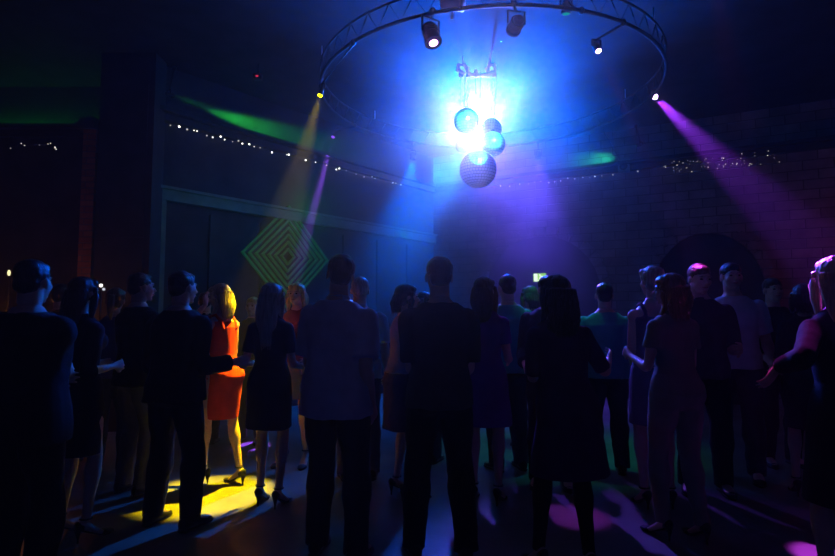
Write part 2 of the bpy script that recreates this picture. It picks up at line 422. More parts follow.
    if style == 'short':
        E((0, -.024, .042), (.081, .097, .082)); E((0, -.055, -.005), (.069, .06, .066)); E((0, .03, .075), (.055, .05, .036))
    elif style == 'cap':
        E((0, -.024, .042), (.084, .100, .084)); E((0, -.055, -.01), (.07, .06, .07))
    else:
        E((0, -.024, .042), (.089, .104, .088)); E((0, -.045, -.01), (.084, .075, .08)); E((.03, .03, .075), (.05, .05, .036)); E((-.03, .03, .075), (.05, .05, .036))
    top_c = HP((0, -.055, .02))
    strands = []
    if style in ('long', 'wavy', 'bob', 'side'):
        ll = {'long': hairlen, 'wavy': hairlen, 'bob': .17, 'side': hairlen}[style]
        back = V((0, -1, 0)); bx = V((1, 0, 0))
        hb = HR @ V((0, -1, 0)); hx = HR @ V((1, 0, 0))
        secs = []; N = 9
        for i in range(N):
            t = i/(N-1); dz = .03 - t*ll
            w = (.085 + .018*math.sin(min(1, t*1.3)*PI) - .03*t*t)*(1.18 if style == 'wavy' else 1)
            th = (.075 - .035*min(1, t*1.6))*(1.25 if style == 'wavy' else 1)
            yy = .05 + .055*min(1, t*2.0) - .02*max(0, t-.6)
            q = min(1, t*1.5)
            dirb = hb.lerp(back, q); dx = hx.lerp(bx, q)
            c = hc + dirb*yy*hs + V((0, 0, dz*hs)) + (V((0, 0, 0)) if style != 'side' else V((.05*t, 0, 0)))
            # follow the leaning back
            c = c - V((L.x, L.y, 0))*min(1, t)*.45
            secs.append((c, dx*w*hs, dirb*th*hs))
        loft(b, secs, 28, 2.3)
        for k in (-1, 1):   # side locks framing the face
            pts = [HP((k*.072, .02, .04)), HP((k*.088, .015, -.03)), HP((k*.092, .0, -.10)), hc + V((k*.095*hs, -.02, -min(ll*.85, .22)*hs))]
            tube(b, pts, [.028*hs, .03*hs, .028*hs, .014*hs], 12)
        rnd = random.Random(int(px*7))
        for i in range(90):
            a = rnd.uniform(-.95, .95); o_ = []
            jit = rnd.uniform(-.012, .02); ph = rnd.uniform(0, 6); ext = rnd.uniform(.92, 1.06)
            for j, (c, ax, ay) in enumerate(secs):
                aa = a*PI/2; wv = (.008 if style == 'wavy' else .003)*math.sin(j*1.7+ph)
                o_.append(c + ax*(math.sin(aa)*(1.03+jit*3)+wv*8) + ay*(math.cos(aa)*(1.03+jit*4)))
            if ext > 1: o_[-1] = o_[-1] + V((0, 0, -.03*rnd.random()))
            strands.append(o_)
    elif style == 'updo':
        E((0, -.09, .07), (.05, .045, .045)); E((0, -.07, -.03), (.06, .045, .06))
    elif style == 'pony':
        tube(b, [HP((0, -.11, .06)), HP((0, -.16, .04)), HP((0, -.165, -.08)), HP((0, -.145, -.2))], [.025*hs, .036*hs, .034*hs, .012*hs], 12)
    mh = remesh(b, .0055, 2)
    st = (1.6, 1.6, .16) if style != 'wavy' else (1.2, 1.2, .35)
    wrinkle(mh, (.0045 if style not in ('short', 'cap') else .003)*s, 34, st if style not in ('short', 'cap') else (1, 1, 1), sd)
    if strands:
        bb = bmesh.new(); bb.from_mesh(mh)
        for o_ in strands: tube(bb, o_, [.0008]+[.0022]*(len(o_)-2)+[.0006], 4)
        bb.to_mesh(mh); bb.free()
    meshobj('hair', mh, HM[hcol], root)
    return root

# ------------------------------------------------------------------ the room
CEIL = 4.95
def wallbox(bm, a, b, z0, z1, th=.2, side=1):
    a, b = V(a), V(b); d = (b-a); L = d.length; d.normalize(); n = V((-d.y, d.x, 0))*side
    c = (a+b)/2 + n*th/2; c.z = (z0+z1)/2
    R = Matrix.Rotation(math.atan2(d.y, d.x), 3, 'Z')
    box(bm, c, (L, th, z1-z0), R)
CORN = V((.344, 12.04, 0))
LW0 = V((-3.62, 7.49, 0)); LD = (CORN-LW0).normalized()      # left back wall from the panelled pillar to the corner
RW1 = V((9.5, 7.32, 0)); RD = (CORN-RW1).normalized()
b = bmesh.new(); box(b, (.5, 4.5, -.1), (20, 18, .2)); struct('floor', b, M['floor'])
b = bmesh.new(); box(b, (.5, 4.5, CEIL+.1), (20, 18, .2)); struct('ceiling', b, M['ceiling'])
b = bmesh.new(); wallbox(b, LW0, CORN+LD*.2, 0, CEIL); struct('wall_back_left', b, M['darkwall'])
b = bmesh.new(); wallbox(b, CORN, RW1, 0, CEIL); struct('wall_back_right', b, M['stone'], uv=True)
b = bmesh.new(); wallbox(b, (-8.6, 8.3, 0), (-3.9, 8.3, 0), 0, CEIL); struct('wall_bay', b, M['darkwall'])
b = bmesh.new(); wallbox(b, (-8.5, -3.5, 0), (-8.5, 8.4, 0), 0, CEIL); struct('wall_left', b, M['darkwall'])
b = bmesh.new(); wallbox(b, (9.5, 7.5, 0), (9.5, -3.5, 0), 0, CEIL); struct('wall_right', b, M['stone'], uv=True)
b = bmesh.new(); wallbox(b, (9.5, -3.5, 0), (-8.5, -3.5, 0), 0, CEIL); struct('wall_front', b, M['darkwall'])

# panelled pillar with the brick strip on its left
b = bmesh.new(); box(b, (-3.83, 7.36, CEIL/2), (.72, .32, CEIL))
for i in range(4): box(b, (-3.83, 7.195, .75+i*1.1), (.56, .012, .95))
struct('trim_1', b, M['blackpanel'])
b = bmesh.new(); box(b, (-4.29, 7.3, 1.95), (.17, .25, 3.9)); struct('trim_2', b, M['redbrick'], uv=True)
b = bmesh.new(); box(b, (-4.33, 7.3, 3.94), (.24, .36, .08)); box(b, (-4.33, 7.3, 4.02), (.2, .32, .08)); struct('trim_3', b, M['blackpanel'])
# the framed stage opening on the left back wall
nL = V((LD.y, -LD.x, 0))
def onL(t, z, o=0.0): p = LW0 + LD*t + nL*o; return V((p.x, p.y, z))
RL = Matrix.Rotation(math.atan2(LD.y, LD.x), 3, 'Z')
def tL(px):
    k = (px-417.5)/F; c = k/.9895
    return (c*LW0.y - LW0.x)/(LD.x - c*LD.y)
Lfull = (CORN-LW0).length
b = bmesh.new(); box(b, onL((.05+Lfull)/2, 3.12, .05), (Lfull-.1, .10, .15), RL); box(b, onL((.05+Lfull)/2, 3.215, .07), (Lfull-.1, .14, .04), RL)
struct('trim_4', b, M['trim'])
b = bmesh.new(); box(b, onL(tL(157), 1.52, .05), (.16, .10, 3.04), RL); box(b, onL(tL(152), 1.52, .065), (.05, .13, 3.04), RL); struct('trim_5', b, M['trim'])
b = bmesh.new()
for i in range(6): box(b, onL(1.25+i*.86, 1.5, .015), (.80, .03, 2.9), RL, .01)
struct('trim_6', b, M['blackpanel'])
# cornice ledges with green strip lamps behind
b = bmesh.new(); box(b, onL(Lfull/2, 4.28, .1), (Lfull, .2, .06), RL); box(b, onL(Lfull/2, 4.20, .05), (Lfull, .1, .1), RL); struct('trim_7', b, M['blackpanel'])
b = bmesh.new(); box(b, (-5.9, 8.2, 4.28), (5.1, .2, .06)); box(b, (-5.9, 8.25, 4.2), (5.1, .1, .1)); struct('trim_8', b, M['blackpanel'])
nR = V((-RD.y, RD.x, 0))
if nR.y > 0: nR = -nR
RR = Matrix.Rotation(math.atan2(RD.y, RD.x), 3, 'Z'); Rfull = (CORN-RW1).length
def onR(t, z, o=0.0): p = CORN - RD*t + nR*o; return V((p.x, p.y, z))
def tR(px):
    c = (px-417.5)/F/.9895
    return (c*CORN.y - CORN.x)/(-RD.x + c*RD.y)
b = bmesh.new(); box(b, onR(Rfull/2, 4.28, .1), (Rfull, .2, .06), RR); box(b, onR(Rfull/2, 4.2, .05), (Rfull, .1, .1), RR); struct('trim_9', b, M['blackpanel'])
# brick arches on the right back wall
def arch(t, w, h, spring):
    b = bmesh.new(); n = 15; th = .16; d = .14
    for s in (-1, 1):
        for k in range(int(spring/.2)):
            box(b, onR(t+s*(w/2+th/2), .1+k*.2, d/2), (th*(1.0 if k % 2 else 1.12), d, .185), RR, .008)
    for i in range(n):
        a = PI*(i+.5)/n; r = w/2+th/2
        x = math.cos(a)*r; z = spring + math.sin(a)*(h-spring+th/2)
        tang = math.atan2(math.cos(a)*(h-spring+th/2), -math.sin(a)*r)
        R = RR @ Matrix.Rotation(tang, 3, 'Y')
        box(b, onR(t+x, z, d/2), (PI*r/n*.92, d, th*1.1), R, .008)
    return b
def archin(t, w, h, spring):
    b = bmesh.new(); pts = [(-w/2, 0)] + [(-w/2*math.cos(PI*i/16), spring+math.sin(PI*i/16)*(h-spring)) for i in range(17)] + [(w/2, 0)]
    f0 = [b.verts.new(onR(t+x, max(z, 0.001), .001)) for x, z in pts]; f1 = [b.verts.new(onR(t+x, max(z, .001), .03)) for x, z in pts]
    b.faces.new(f0); b.faces.new(f1[::-1])
    for i in range(len(pts)):
        j = (i+1) % len(pts); b.faces.new((f0[i], f0[j], f1[j], f1[i]))
    return b
for i, (px, w, h, s_) in enumerate(((540, 2.3, 3.05, 1.9), (705, 1.7, 2.9, 1.9))):
    struct('trim_%d' % (10+2*i), arch(tR(px), w, h, s_), M['stone'], uv=True)
    struct('trim_%d' % (11+2*i), archin(tR(px), w, h, s_), M['blackpanel'])

# strip lamps (real LED strips lying on the ledges)
def strip(label, p0, p1, col, stre):
    r = empty('led_strip', (p0+p1)/2); r.rotation_euler = (0, 0, math.atan2((p1-p0).y, (p1-p0).x)); L = (p1-p0).length
    b = bmesh.new(); box(b, (0, 0, 0), (L, .03, .012)); obj('profile', b, M['metal'], r)
    b = bmesh.new(); box(b, (0, 0, .009), (L-.02, .02, .006)); obj('diffuser', b, emis('green led', col, stre), r)
    tag(r, label, 'light strip')
strip('green LED strip on the high ledge left of the brick pillar', V((-8.0, 8.2, 4.32)), V((-4.4, 8.2, 4.32)), (.02, 1, .04), 5)

# ------------------------------------------------------------------ diamond sign
c = onL(tL(286), 2.44, .07); r = empty('diamond_light_sign', c, math.atan2(LD.y, LD.x)); tag(r, 'dim green sign of nested diamonds on the left wall', 'sign')
b = bmesh.new(); R45 = Matrix.Rotation(PI/4, 3, 'Y'); box(b, (0, .045, 0), (1.2, .02, 1.2), R45); obj('backing_board', b, M['blackpanel'], r)
for i in range(7):
    a = .60 - i*.083; w = .026; b = bmesh.new()
    for s in (-1, 1):
        box(b, R45 @ V((s*(a-w/2), 0, 0)), (w, .05, 2*a), R45); box(b, R45 @ V((0, 0, s*(a-w/2))), (2*a, .05, w), R45)
    g = i/6; obj('diamond_frame', b, mat('green lit acrylic %d' % i, (.05, .2, .08), .5, emit=(.02+.12*g, .5-.12*g, .14-.08*g), estr=.06), r)

# ------------------------------------------------------------------ exit sign
pe = onR(tR(540), 0, .09); pe.z = at(540, 277.5, pe.y).z
r = empty('exit_sign', pe, math.atan2(RD.y, RD.x)+PI); tag(r, 'small lit green and white emergency exit sign above the crowd', 'sign')
b = bmesh.new(); box(b, (0, .02, 0), (.27, .05, .18), None, .008); obj('sign_box', b, M['metal'], r)
b = bmesh.new(); box(b, (.0, -.008, 0), (.25, .006, .16)); obj('lit_face', b, emis('exit green', (.38, .85, .06), 1.1), r)
b = bmesh.new()
box(b, (-.075, -.013, 0), (.07, .004, .15)); box(b, (.005, -.013, .048), (.025, .004, .025))
box(b, (.012, -.013, .01), (.022, .004, .06), Matrix.Rotation(.35, 3, 'Y')); box(b, (.04, -.013, -.035), (.018, .004, .055), Matrix.Rotation(-.6, 3, 'Y')); box(b, (-.005, -.013, -.035), (.018, .004, .055), Matrix.Rotation(.6, 3, 'Y'))
box(b, (.045, -.013, .02), (.04, .004, .015), Matrix.Rotation(.5, 3, 'Y')); box(b, (.09, -.013, .0), (.04, .004, .02)); obj('running_figure', b, emis('exit white', (.85, 1, .7), 1.6), r)

# ------------------------------------------------------------------ string lights
def bulbs(label, pts, cat='string lights', r0=.012, stre=3.0, col=(1, .92, .8), cable=True, seed=1):
    c0 = pts[0]; r = empty('string_lights', c0); tag(r, label, cat); rnd = random.Random(seed)
    if cable:
        b = bmesh.new(); cp_ = []
        for i, p in enumerate(pts):
            cp_.append(p-c0+V((0, 0, .02)))
            if i < len(pts)-1: cp_.append((p+pts[i+1])/2-c0-V((0, 0, .015)))
        tube(b, cp_, .0025, 5); obj('cable', b, M['blackpanel'], r)
    mats = [emis('warm bulb %d' % k, col, stre*m_) for k, m_ in enumerate((.35, 1, 2.2))]
    for p, rr in pts2(pts, rnd, r0):
        b = bmesh.new(); ell(b, (0, 0, 0), rr, u=8, v=6); o = obj('bulb', b, rnd.choice(mats), r, True); o.location = p - c0
def pts2(pts, rnd, r0):
    return [(p, r0*rnd.uniform(.7, 1.25)) for p in pts]
rnd = random.Random(3)
pxs = [163, 172, 180, 187, 190, 200, 206, 214, 218, 226, 232, 236, 243, 248, 254, 266, 281, 283, 300, 310, 321, 331, 334, 341, 351, 359, 367, 370, 388, 391, 396]
L_ = []
for x in pxs:
    t = tL(x); p = onL(t, 4.10 + rnd.uniform(-.03, .02), .13); L_.append(p)
bulbs('warm fairy lights strung in a line along the left back wall', L_, r0=.012, stre=1.6)
R_ = []
for x in (503, 512, 522, 531, 537, 543, 551, 557, 563, 570, 577, 585, 592, 597, 604, 615, 640):
    R_.append(onR(tR(x), 4.10 + rnd.uniform(-.03, .02), .13))
bulbs('warm fairy lights along the wall just right of the mirror balls', R_, r0=.011, stre=1.3, seed=2)
R2 = []
for k in range(64):
    x = rnd.gauss(712, 42)
    while not 665 < x < 782: x = rnd.gauss(712, 42)
    R2.append(onR(tR(x), rnd.uniform(3.98, 4.2), .13))
R2.sort(key=lambda p: p.x)
bulbs('cluster of tiny fairy lights high on the right wall', R2, r0=.0075, stre=.35, seed=5)
R3 = [onR(tR(430+rnd.uniform(60, 170)), rnd.uniform(3.9, 4.1), .15) for _ in range(1)]
L3 = []
for k in range(8):
    x = rnd.uniform(10, 60); p = at(x, rnd.uniform(143, 150), 8.1); L3.append(p)
L3.append(at(48, 144, 8.1)); L3.sort(key=lambda p: p.x)
bulbs('few tiny fairy lights on the wall left of the brick pillar', L3, r0=.008, stre=.6, seed=6)

# ------------------------------------------------------------------ haze
HAZE = ((.005, .92), (.0022, .1))      # thin smoke haze: a world volume
# a puff of thicker smoke added to shape the glow round the mirror balls
PC, PR = V((.9, 8.55, 2.95)), (3.6, 3.3, 3.1)
b = bmesh.new(); ell(b, PC, PR, u=32, v=20)
for v in b.verts: v.co.z = min(v.co.z, CEIL-.01); v.co.y = min(v.co.y, 11.3)
hm = bpy.data.materials.new('smoke'); hm.use_nodes = True; nt = hm.node_tree; nt.nodes.remove(nt.nodes['Principled BSDF'])
tc = nt.nodes.new('ShaderNodeTexCoord'); mp = nt.nodes.new('ShaderNodeMapping'); mp.vector_type = 'TEXTURE'
mp.inputs['Location'].default_value = PC; mp.inputs['Scale'].default_value = PR
nt.links.new(tc.outputs['Object'], mp.inputs['Vector'])
gr = nt.nodes.new('ShaderNodeTexGradient'); gr.gradient_type = 'SPHERICAL'; nt.links.new(mp.outputs[0], gr.inputs['Vector'])
pw = nt.nodes.new('ShaderNodeMath'); pw.operation = 'POWER'; pw.inputs[1].default_value = 1.7; nt.links.new(gr.outputs['Fac'], pw.inputs[0])
ns = nt.nodes.new('ShaderNodeTexNoise'); ns.inputs['Scale'].default_value = 1.3; ns.inputs['Detail'].default_value = 3; nt.links.new(tc.outputs['Object'], ns.inputs['Vector'])
mr = nt.nodes.new('ShaderNodeMapRange'); mr.inputs['From Min'].default_value = .3; mr.inputs['From Max'].default_value = .7; mr.inputs['To Min'].default_value = .45; mr.inputs['To Max'].default_value = 1.5
nt.links.new(ns.outputs['Fac'], mr.inputs['Value'])
m1 = nt.nodes.new('ShaderNodeMath'); m1.operation = 'MULTIPLY'; nt.links.new(pw.outputs[0], m1.inputs[0]); nt.links.new(mr.outputs[0], m1.inputs[1])
m2 = nt.nodes.new('ShaderNodeMath'); m2.operation = 'MULTIPLY'; nt.links.new(m1.outputs[0], m2.inputs[0]); m2.inputs[1].default_value = .35
vs = nt.nodes.new('ShaderNodeVolumeScatter'); vs.inputs['Anisotropy'].default_value = .45; nt.links.new(m2.outputs[0], vs.inputs['Density'])
nt.links.new(vs.outputs[0], nt.nodes['Material Output'].inputs['Volume'])
tag(obj('smoke', b, hm), 'smoke thickened around the mirror balls to shape the glow', 'smoke', kind='stuff')
# ------------------------------------------------------------------ the ring truss
RC = V((.98, 7.7, 4.55)); RAD = 2.32
r = empty('ring_truss', RC); tag(r, 'circular black lighting truss hung above the dance floor', 'lighting truss')
def ringpt(a, rad=RAD, dz=0.0): return V((math.cos(a)*rad, math.sin(a)*rad, dz))
def ringtube(rad, dz, rr):
    b = bmesh.new(); n = 96; k = 10; rows = []
    for i in range(n):
        a = 2*PI*i/n; rows.append([b.verts.new(ringpt(a, rad + rr*math.cos(2*PI*j/k), dz + rr*math.sin(2*PI*j/k))) for j in range(k)])
    for i in range(n):
        for j in range(k): b.faces.new((rows[i][j], rows[(i+1) % n][j], rows[(i+1) % n][(j+1) % k], rows[i][(j+1) % k]))
    return b
obj('bottom_chord', ringtube(RAD, 0, .022), M['truss'], r, True)
obj('top_chord', ringtube(RAD, .24, .016), M['truss'], r, True)
b = bmesh.new()
for i in range(48):
    a0, a1 = 2*PI*i/48, 2*PI*(i+.5)/48; tube(b, [ringpt(a0), ringpt(a1, dz=.24)], .006, 6); tube(b, [ringpt(a1, dz=.24), ringpt(2*PI*(i+1)/48)], .006, 6)
w_ = obj('lacing', b, M['truss'], r, True)
for i in range(6):
    a = 2*PI*i/6+.3; b = bmesh.new(); tube(b, [ringpt(a, dz=.24), ringpt(a, dz=CEIL-RC.z)], .008, 6); obj('hanging_rod', b, M['wire'], r, True)

# ------------------------------------------------------------------ fixtures
def light(name, loc, target, col, power, size, blend, rad=.04, parent=None):
    l = bpy.data.lights.new(name, 'SPOT'); l.color = col; l.energy = power; l.spot_size = math.radians(size); l.spot_blend = blend; l.shadow_soft_size = rad
    o = bpy.data.objects.new(name, l); COL.objects.link(o)
    d = (V(target)-V(loc)).normalized(); o.rotation_mode = 'QUATERNION'; o.rotation_quaternion = d.to_track_quat('-Z', 'Y'); o.location = loc
    if parent:
        o.parent = parent; o.location = V(loc)-parent.location
    return o
def fixture(label, lens, target, col, power, size, blend=.25, mount=None, R=.06, Lh=.24, lensstr=8.0, lcol=None, grp=None, kind='spotlight', rad=.03, fat=1.0):
    """lens: world point of the lens; mount: world point of the clamp"""
    lens, target = V(lens), V(target); d = (target-lens).normalized()
    mount = V(mount) if mount else lens + V((0, 0, .35)) - d*.1
    r = empty('moving_head_light' if kind == 'mover' else 'spotlight', mount)
    tag(r, label, 'stage light', grp)
    o = lens - mount; x, y = basis(d); back = o - d*Lh; mid = o - d*Lh*.5
    b = bmesh.new(); q = [(-d*0, 1.08), (-d*.03, 1.08), (-d*.035, .95), (-d*Lh*.6, .92), (-d*Lh*.9, .75), (-d*Lh, .4)]
    loft(b, [(o + c_, x*R*k*fat, y*R*k*fat) for c_, k in q], 20)
    for k in range(4): loft(b, [(o - d*(Lh*(.45+.09*k)), x*R*1.02*fat, y*R*1.02*fat), (o - d*(Lh*(.45+.09*k)+.008), x*R*1.02*fat, y*R*1.02*fat)], 20)
    obj('housing', b, M['metal'], r, False)
    b = bmesh.new(); k_ = .5 if kind == 'mover' and R < .1 else .8; loft(b, [(o + d*.001, x*R*k_, y*R*k_), (o + d*.006, x*R*k_*.7, y*R*k_*.7)], 20); obj('lens', b, emis('lens', lcol or col, lensstr), r)
    hx = V((d.y, -d.x, 0)); hx = hx.normalized() if hx.length > .05 else V((1, 0, 0))
    b = bmesh.new(); w = R*fat*1.25; topc = V((mid.x, mid.y, mid.z + R*1.9))
    for s in (-1, 1): tube(b, [mid + hx*s*R*fat*.9, mid + hx*s*w, topc + hx*s*w, topc], [.012, .012, .012, .012], 6)
    obj('yoke', b, M['metal'], r)
    b = bmesh.new(); tube(b, [topc, V((0, 0, -.02))], [.012, .016], 8); ell(b, (0, 0, 0), (.035, .035, .04), u=10, v=8); obj('clamp', b, M['metal'], r)
    if power: light('lamp', lens + d*.02, target, col, power, size, blend, rad, r)
    return r
def rw(a, dz=0.0, rad=RAD): return RC + ringpt(a, rad, dz)
def ringnear(p):
    a = math.atan2(p.y-RC.y, p.x-RC.x); return rw(a)

# 1 yellow spot, left of ring, on the woman in red
p = at(320, 95.5, 5.8); fl_ = V((-1.58, 4.90, .75))
fixture('spotlight on the left of the ring with a yellow beam', p, fl_, (1, .74, .0), 6000, 17, .5, mount=ringnear(p)+V((-.02, 0, -.02)), R=.028, Lh=.18, lensstr=25)
# 2 violet small lamp behind it
p = at(333, 137, 9.1)
fixture('small spotlight with a faint violet beam on the far left of the ring', p, at(312, 215, 8.2), (.3, .08, 1), 9000, 5, .4, mount=ringnear(p), R=.035, Lh=.14, lensstr=1.2)
# 3 strong violet lamp right
p = at(655, 97, 7.7)
fixture('spotlight on the right of the ring with the strongest purple beam', p, at(836, 272, 2.85), (.30, .035, 1), 28000, 4.2, .5, mount=ringnear(p), R=.045, Lh=.18, lensstr=25, lcol=(1, .5, 1))
# 4 violet lamp upper right
p = at(598.5, 51, 6.0)
fixture('spotlight near the top right of the ring with a magenta beam', p, at(701, 272, 4.5), (.5, .04, .9), 5000, 5, .4, mount=ringnear(p), R=.04, Lh=.17, lensstr=10, lcol=(1, .5, .9))
# 5 mover, magenta, near top
p = at(433.5, 43, 5.55)
fixture('large moving head light with a magenta lens above the mirror balls', p, at(518, 330, 4.6), (.42, .05, 1), 700, 7, .5, mount=ringnear(p)+V((0, 0, .02)), R=.085, Lh=.26, lensstr=25, lcol=(1, .35, 1), kind='mover', rad=.05)
# 6 mover, green
p = at(513, 31, 5.45)
gm = fixture('moving head light with a green beam just right of the bracket', p, at(467, 120, 7.2), (.02, 1, .35), 4500, 8.5, .4, mount=ringnear(p)+V((0, 0, .02)), R=.07, Lh=.2, lensstr=.5, kind='mover')
for tg in (at(493, 141, 7.4), at(478, 160, 6.85)):
    light('lamp', p + (tg-p).normalized()*.03, tg, (.02, 1, .35), 4500, 8, .6, .02, gm)
# magenta spot under the ceiling, on the outstretched hand
p = V((2.4, 4.4, 4.45))
fixture('magenta spotlight under the ceiling above the right-hand dancers, pointing at an outstretched hand', p, (1.78, 2.74, 1.14), (.8, .05, .8), 700, 7, .5, mount=(2.45, 4.5, CEIL-.05), R=.045, Lh=.18, lensstr=10)
# green flood on the ring for the back of the crowd
p = at(566, 14, 5.75)
fixture('black floodlight on the ring near the picture top, right of the green-beam head', p, at(560, 330, 6.2), (.0, 1, .55), 180, 44, .9, mount=ringnear(p), R=.05, Lh=.15, lensstr=.3)
# 7 the white-blue beam behind the balls
p = at(479, 133, 9.75)
big = fixture('dazzling blue-white moving head light behind the mirror balls', p, (.6, 0, 4.9), (.0, .105, 1), 11500, 90, 1, mount=ringnear(p), R=.12, Lh=.25, lensstr=60, lcol=(.55, .8, 1), kind='mover', rad=.1)
light('lamp', p + V((0, -.08, 0)), at(440, 190, 3), (.0, .14, 1), 50, 165, 1, .06, big)  # added wide blue fill, brightens the walls
light('lamp', p + V((0, -.09, 0)), (0, 0, 2.6), (1, .62, .9), 2700, 34, 1, .06, big)
light('lamp', p + (at(470, 190, 3)-p).normalized()*.03, at(403, 238, 7.2), (.0, .15, 1), 4500, 17, 1, .06, big)
light('lamp', p + (at(470, 190, 3)-p).normalized()*.03, at(548, 228, 6.0), (.2, .05, 1), 2200, 30, .9, .06, big)
def gobo(l, amt, freq, seed):      # rotating gobo wheel of the moving head: uneven rays round its axis
    l.use_nodes = True; nt = l.node_tree; e = nt.nodes['Emission']
    tc = nt.nodes.new('ShaderNodeTexCoord'); sx = nt.nodes.new('ShaderNodeSeparateXYZ'); nt.links.new(tc.outputs['Normal'], sx.inputs[0])
    at2 = nt.nodes.new('ShaderNodeMath'); at2.operation = 'ARCTAN2'; nt.links.new(sx.outputs['Y'], at2.inputs[0]); nt.links.new(sx.outputs['X'], at2.inputs[1])
    co_ = nt.nodes.new('ShaderNodeMath'); co_.operation = 'COSINE'; nt.links.new(at2.outputs[0], co_.inputs[0])
    si_ = nt.nodes.new('ShaderNodeMath'); si_.operation = 'SINE'; nt.links.new(at2.outputs[0], si_.inputs[0])
    cb = nt.nodes.new('ShaderNodeCombineXYZ'); nt.links.new(co_.outputs[0], cb.inputs[0]); nt.links.new(si_.outputs[0], cb.inputs[1]); cb.inputs[2].default_value = seed
    n = nt.nodes.new('ShaderNodeTexNoise'); n.inputs['Scale'].default_value = freq; n.inputs['Detail'].default_value = 2; nt.links.new(cb.outputs[0], n.inputs['Vector'])
    mr = nt.nodes.new('ShaderNodeMapRange'); mr.inputs['From Min'].default_value = .35; mr.inputs['From Max'].default_value = .65; mr.inputs['To Min'].default_value = 1-amt; mr.inputs['To Max'].default_value = 1+amt
    nt.links.new(n.outputs['Fac'], mr.inputs['Value']); nt.links.new(mr.outputs[0], e.inputs['Strength'])
for o_ in [c for c in big.children if c.type == 'LIGHT']:
    if o_.data.energy > 2000 and o_.data.spot_size > 0.55: gobo(o_.data, .75, 2.6, 3.3)
# two wash lamps added on the far ring to brighten the haze behind the crowd
for an_, tg, cl, pw_, lb in ((2.05, (-.5, 9.2, 0), (0, .12, 1), 1500, 'added blue wash lamp on the far left of the ring'), (1.05, (2.0, 9.2, 0), (.11, .06, 1), 1050, 'added violet wash lamp on the far right of the ring')):
    p = rw(an_, -.3); fixture(lb, p, tg, cl, pw_, 62, .9, mount=rw(an_), R=.05, Lh=.14, lensstr=.6)
# 8 white can on top of the ring
p = at(452, 3, 5.5)
b = bmesh.new(); rr = empty('par_can', p); tag(rr, 'silver lamp can lying on top of the ring at the picture top', 'stage light')
dv = V((.8, -.3, -.2)).normalized(); x, y = basis(dv)
loft(b, [(dv*t, x*k, y*k) for t, k in ((-.12, .03), (-.11, .06), (-.02, .075), (.1, .08), (.105, .085), (.12, .085))], 20); obj('housing', b, M['white'], rr, True)
b = bmesh.new(); tube(b, [V((0, 0, -.08)), V((0, 0, -.17))], .015, 8); obj('clamp', b, M['white'], rr)
# 9 grazing green lamp by the pillar, aimed along the cornice
def tiny(label, lens, target, col, power, size, blend, ls, mount=None): return fixture(label, lens, target, col, power, size, blend, mount=mount, R=.035, Lh=.12, lensstr=ls)
gl = onL(tL(166), 4.52, .10)
tiny('small green floodlight under the ceiling beside the panelled pillar', gl, onL(6.5, 4.36, -.04), (.03, 1, .08), 3500, 15, .9, .3, mount=gl+V((0, 0, CEIL-4.52-.04)))
g2 = onR(tR(640), 4.55, .22)
tiny('small green floodlight on the right back wall', g2, onR(tR(560), 4.25, .0), (.02, 1, .5), 150, 40, .9, .3, mount=g2+V((0, 0, .36)))
# low warm lamp at the brick pillar
wl_ = V((-4.3, 6.2, 2.2))
# red indicator
pr_ = at(257, 76, 7.5); r = empty('indicator_box', pr_); tag(r, 'small black box with a red standby light below the ceiling', 'device')
b = bmesh.new(); box(b, (0, .04, 0), (.12, .08, .08), None, .008); obj('box_body', b, M['metal'], r)
b = bmesh.new(); ell(b, (0, -.003, 0), (.022, .008, .012)); obj('red_led', b, emis('red led', (1, .03, .06), .7), r)
b = bmesh.new(); tube(b, [V((0, .04, .03)), V((0, .04, CEIL-pr_.z))], .01, 8); obj('hanging_rod', b, M['metal'], r)

# ------------------------------------------------------------------ mirror balls and their bracket
def mirror(name, tint, bumpy=.25):
    m = bpy.data.materials.new(name); m.use_nodes = True; nt = m.node_tree; bs = nt.nodes['Principled BSDF']
    bs.inputs['Base Color'].default_value = tint+(1,); bs.inputs['Metallic'].default_value = .7; bs.inputs['Roughness'].default_value = .3
    return m
MM = mirror('mirror tiles', (.34, .34, .4)); MG = mat('dark grout', (.05, .05, .06), .6)
def mirror_ball(label, px, py, rpx, depth, hang):
    c = at(px, py, depth); R = rpx/F*depth*1.0
    r = empty('mirror_ball', c); tag(r, label, 'mirror ball')
    b = bmesh.new(); ell(b, (0, 0, 0), R*.985, u=32, v=20); obj('core', b, MG, r, True)
    b = bmesh.new(); rows = max(12, int(rpx*1.1)); rnd = random.Random(int(px))
    for i in range(rows):
        th0 = PI*(i+.06)/rows; th1 = PI*(i+.94)/rows; n = max(5, int(2*rows*math.sin((th0+th1)/2)))
        for j in range(n):
            a0 = 2*PI*(j+.05)/n; a1 = 2*PI*(j+.95)/n
            pts = [V((math.sin(t)*math.cos(a), math.sin(t)*math.sin(a), math.cos(t))) for t, a in ((th0, a0), (th0, a1), (th1, a1), (th1, a0))]
            nn = sum(pts, V())/4; nn.normalize(); tl = V((rnd.gauss(0, .02), rnd.gauss(0, .02), rnd.gauss(0, .02)))
            vs_ = []
            for p in pts:
                q = p*R; h = (q-nn*R*.995).dot(nn+tl)
                vs_.append(b.verts.new(q - nn*h*.9 + nn*R*.004))
            b.faces.new(vs_[::-1] if False else vs_)
    obj('mirror_tiles', b, MM, r)
    b = bmesh.new(); loft(b, [(V((0, 0, R*.97)), V((.03, 0, 0)), V((0, .03, 0))), (V((0, 0, R+.03)), V((.022, 0, 0)), V((0, .022, 0)))], 12); obj('cap', b, M['silver'], r)
    b = bmesh.new(); L = hang.z - c.z
    for s in (-1, 1): tube(b, [V((s*.012, 0, R+.02)), V((hang.x-c.x + s*.035, hang.y-c.y, L))], .0045, 6)
    obj('hanging_wire', b, M['wire'], r)
D = 7.3
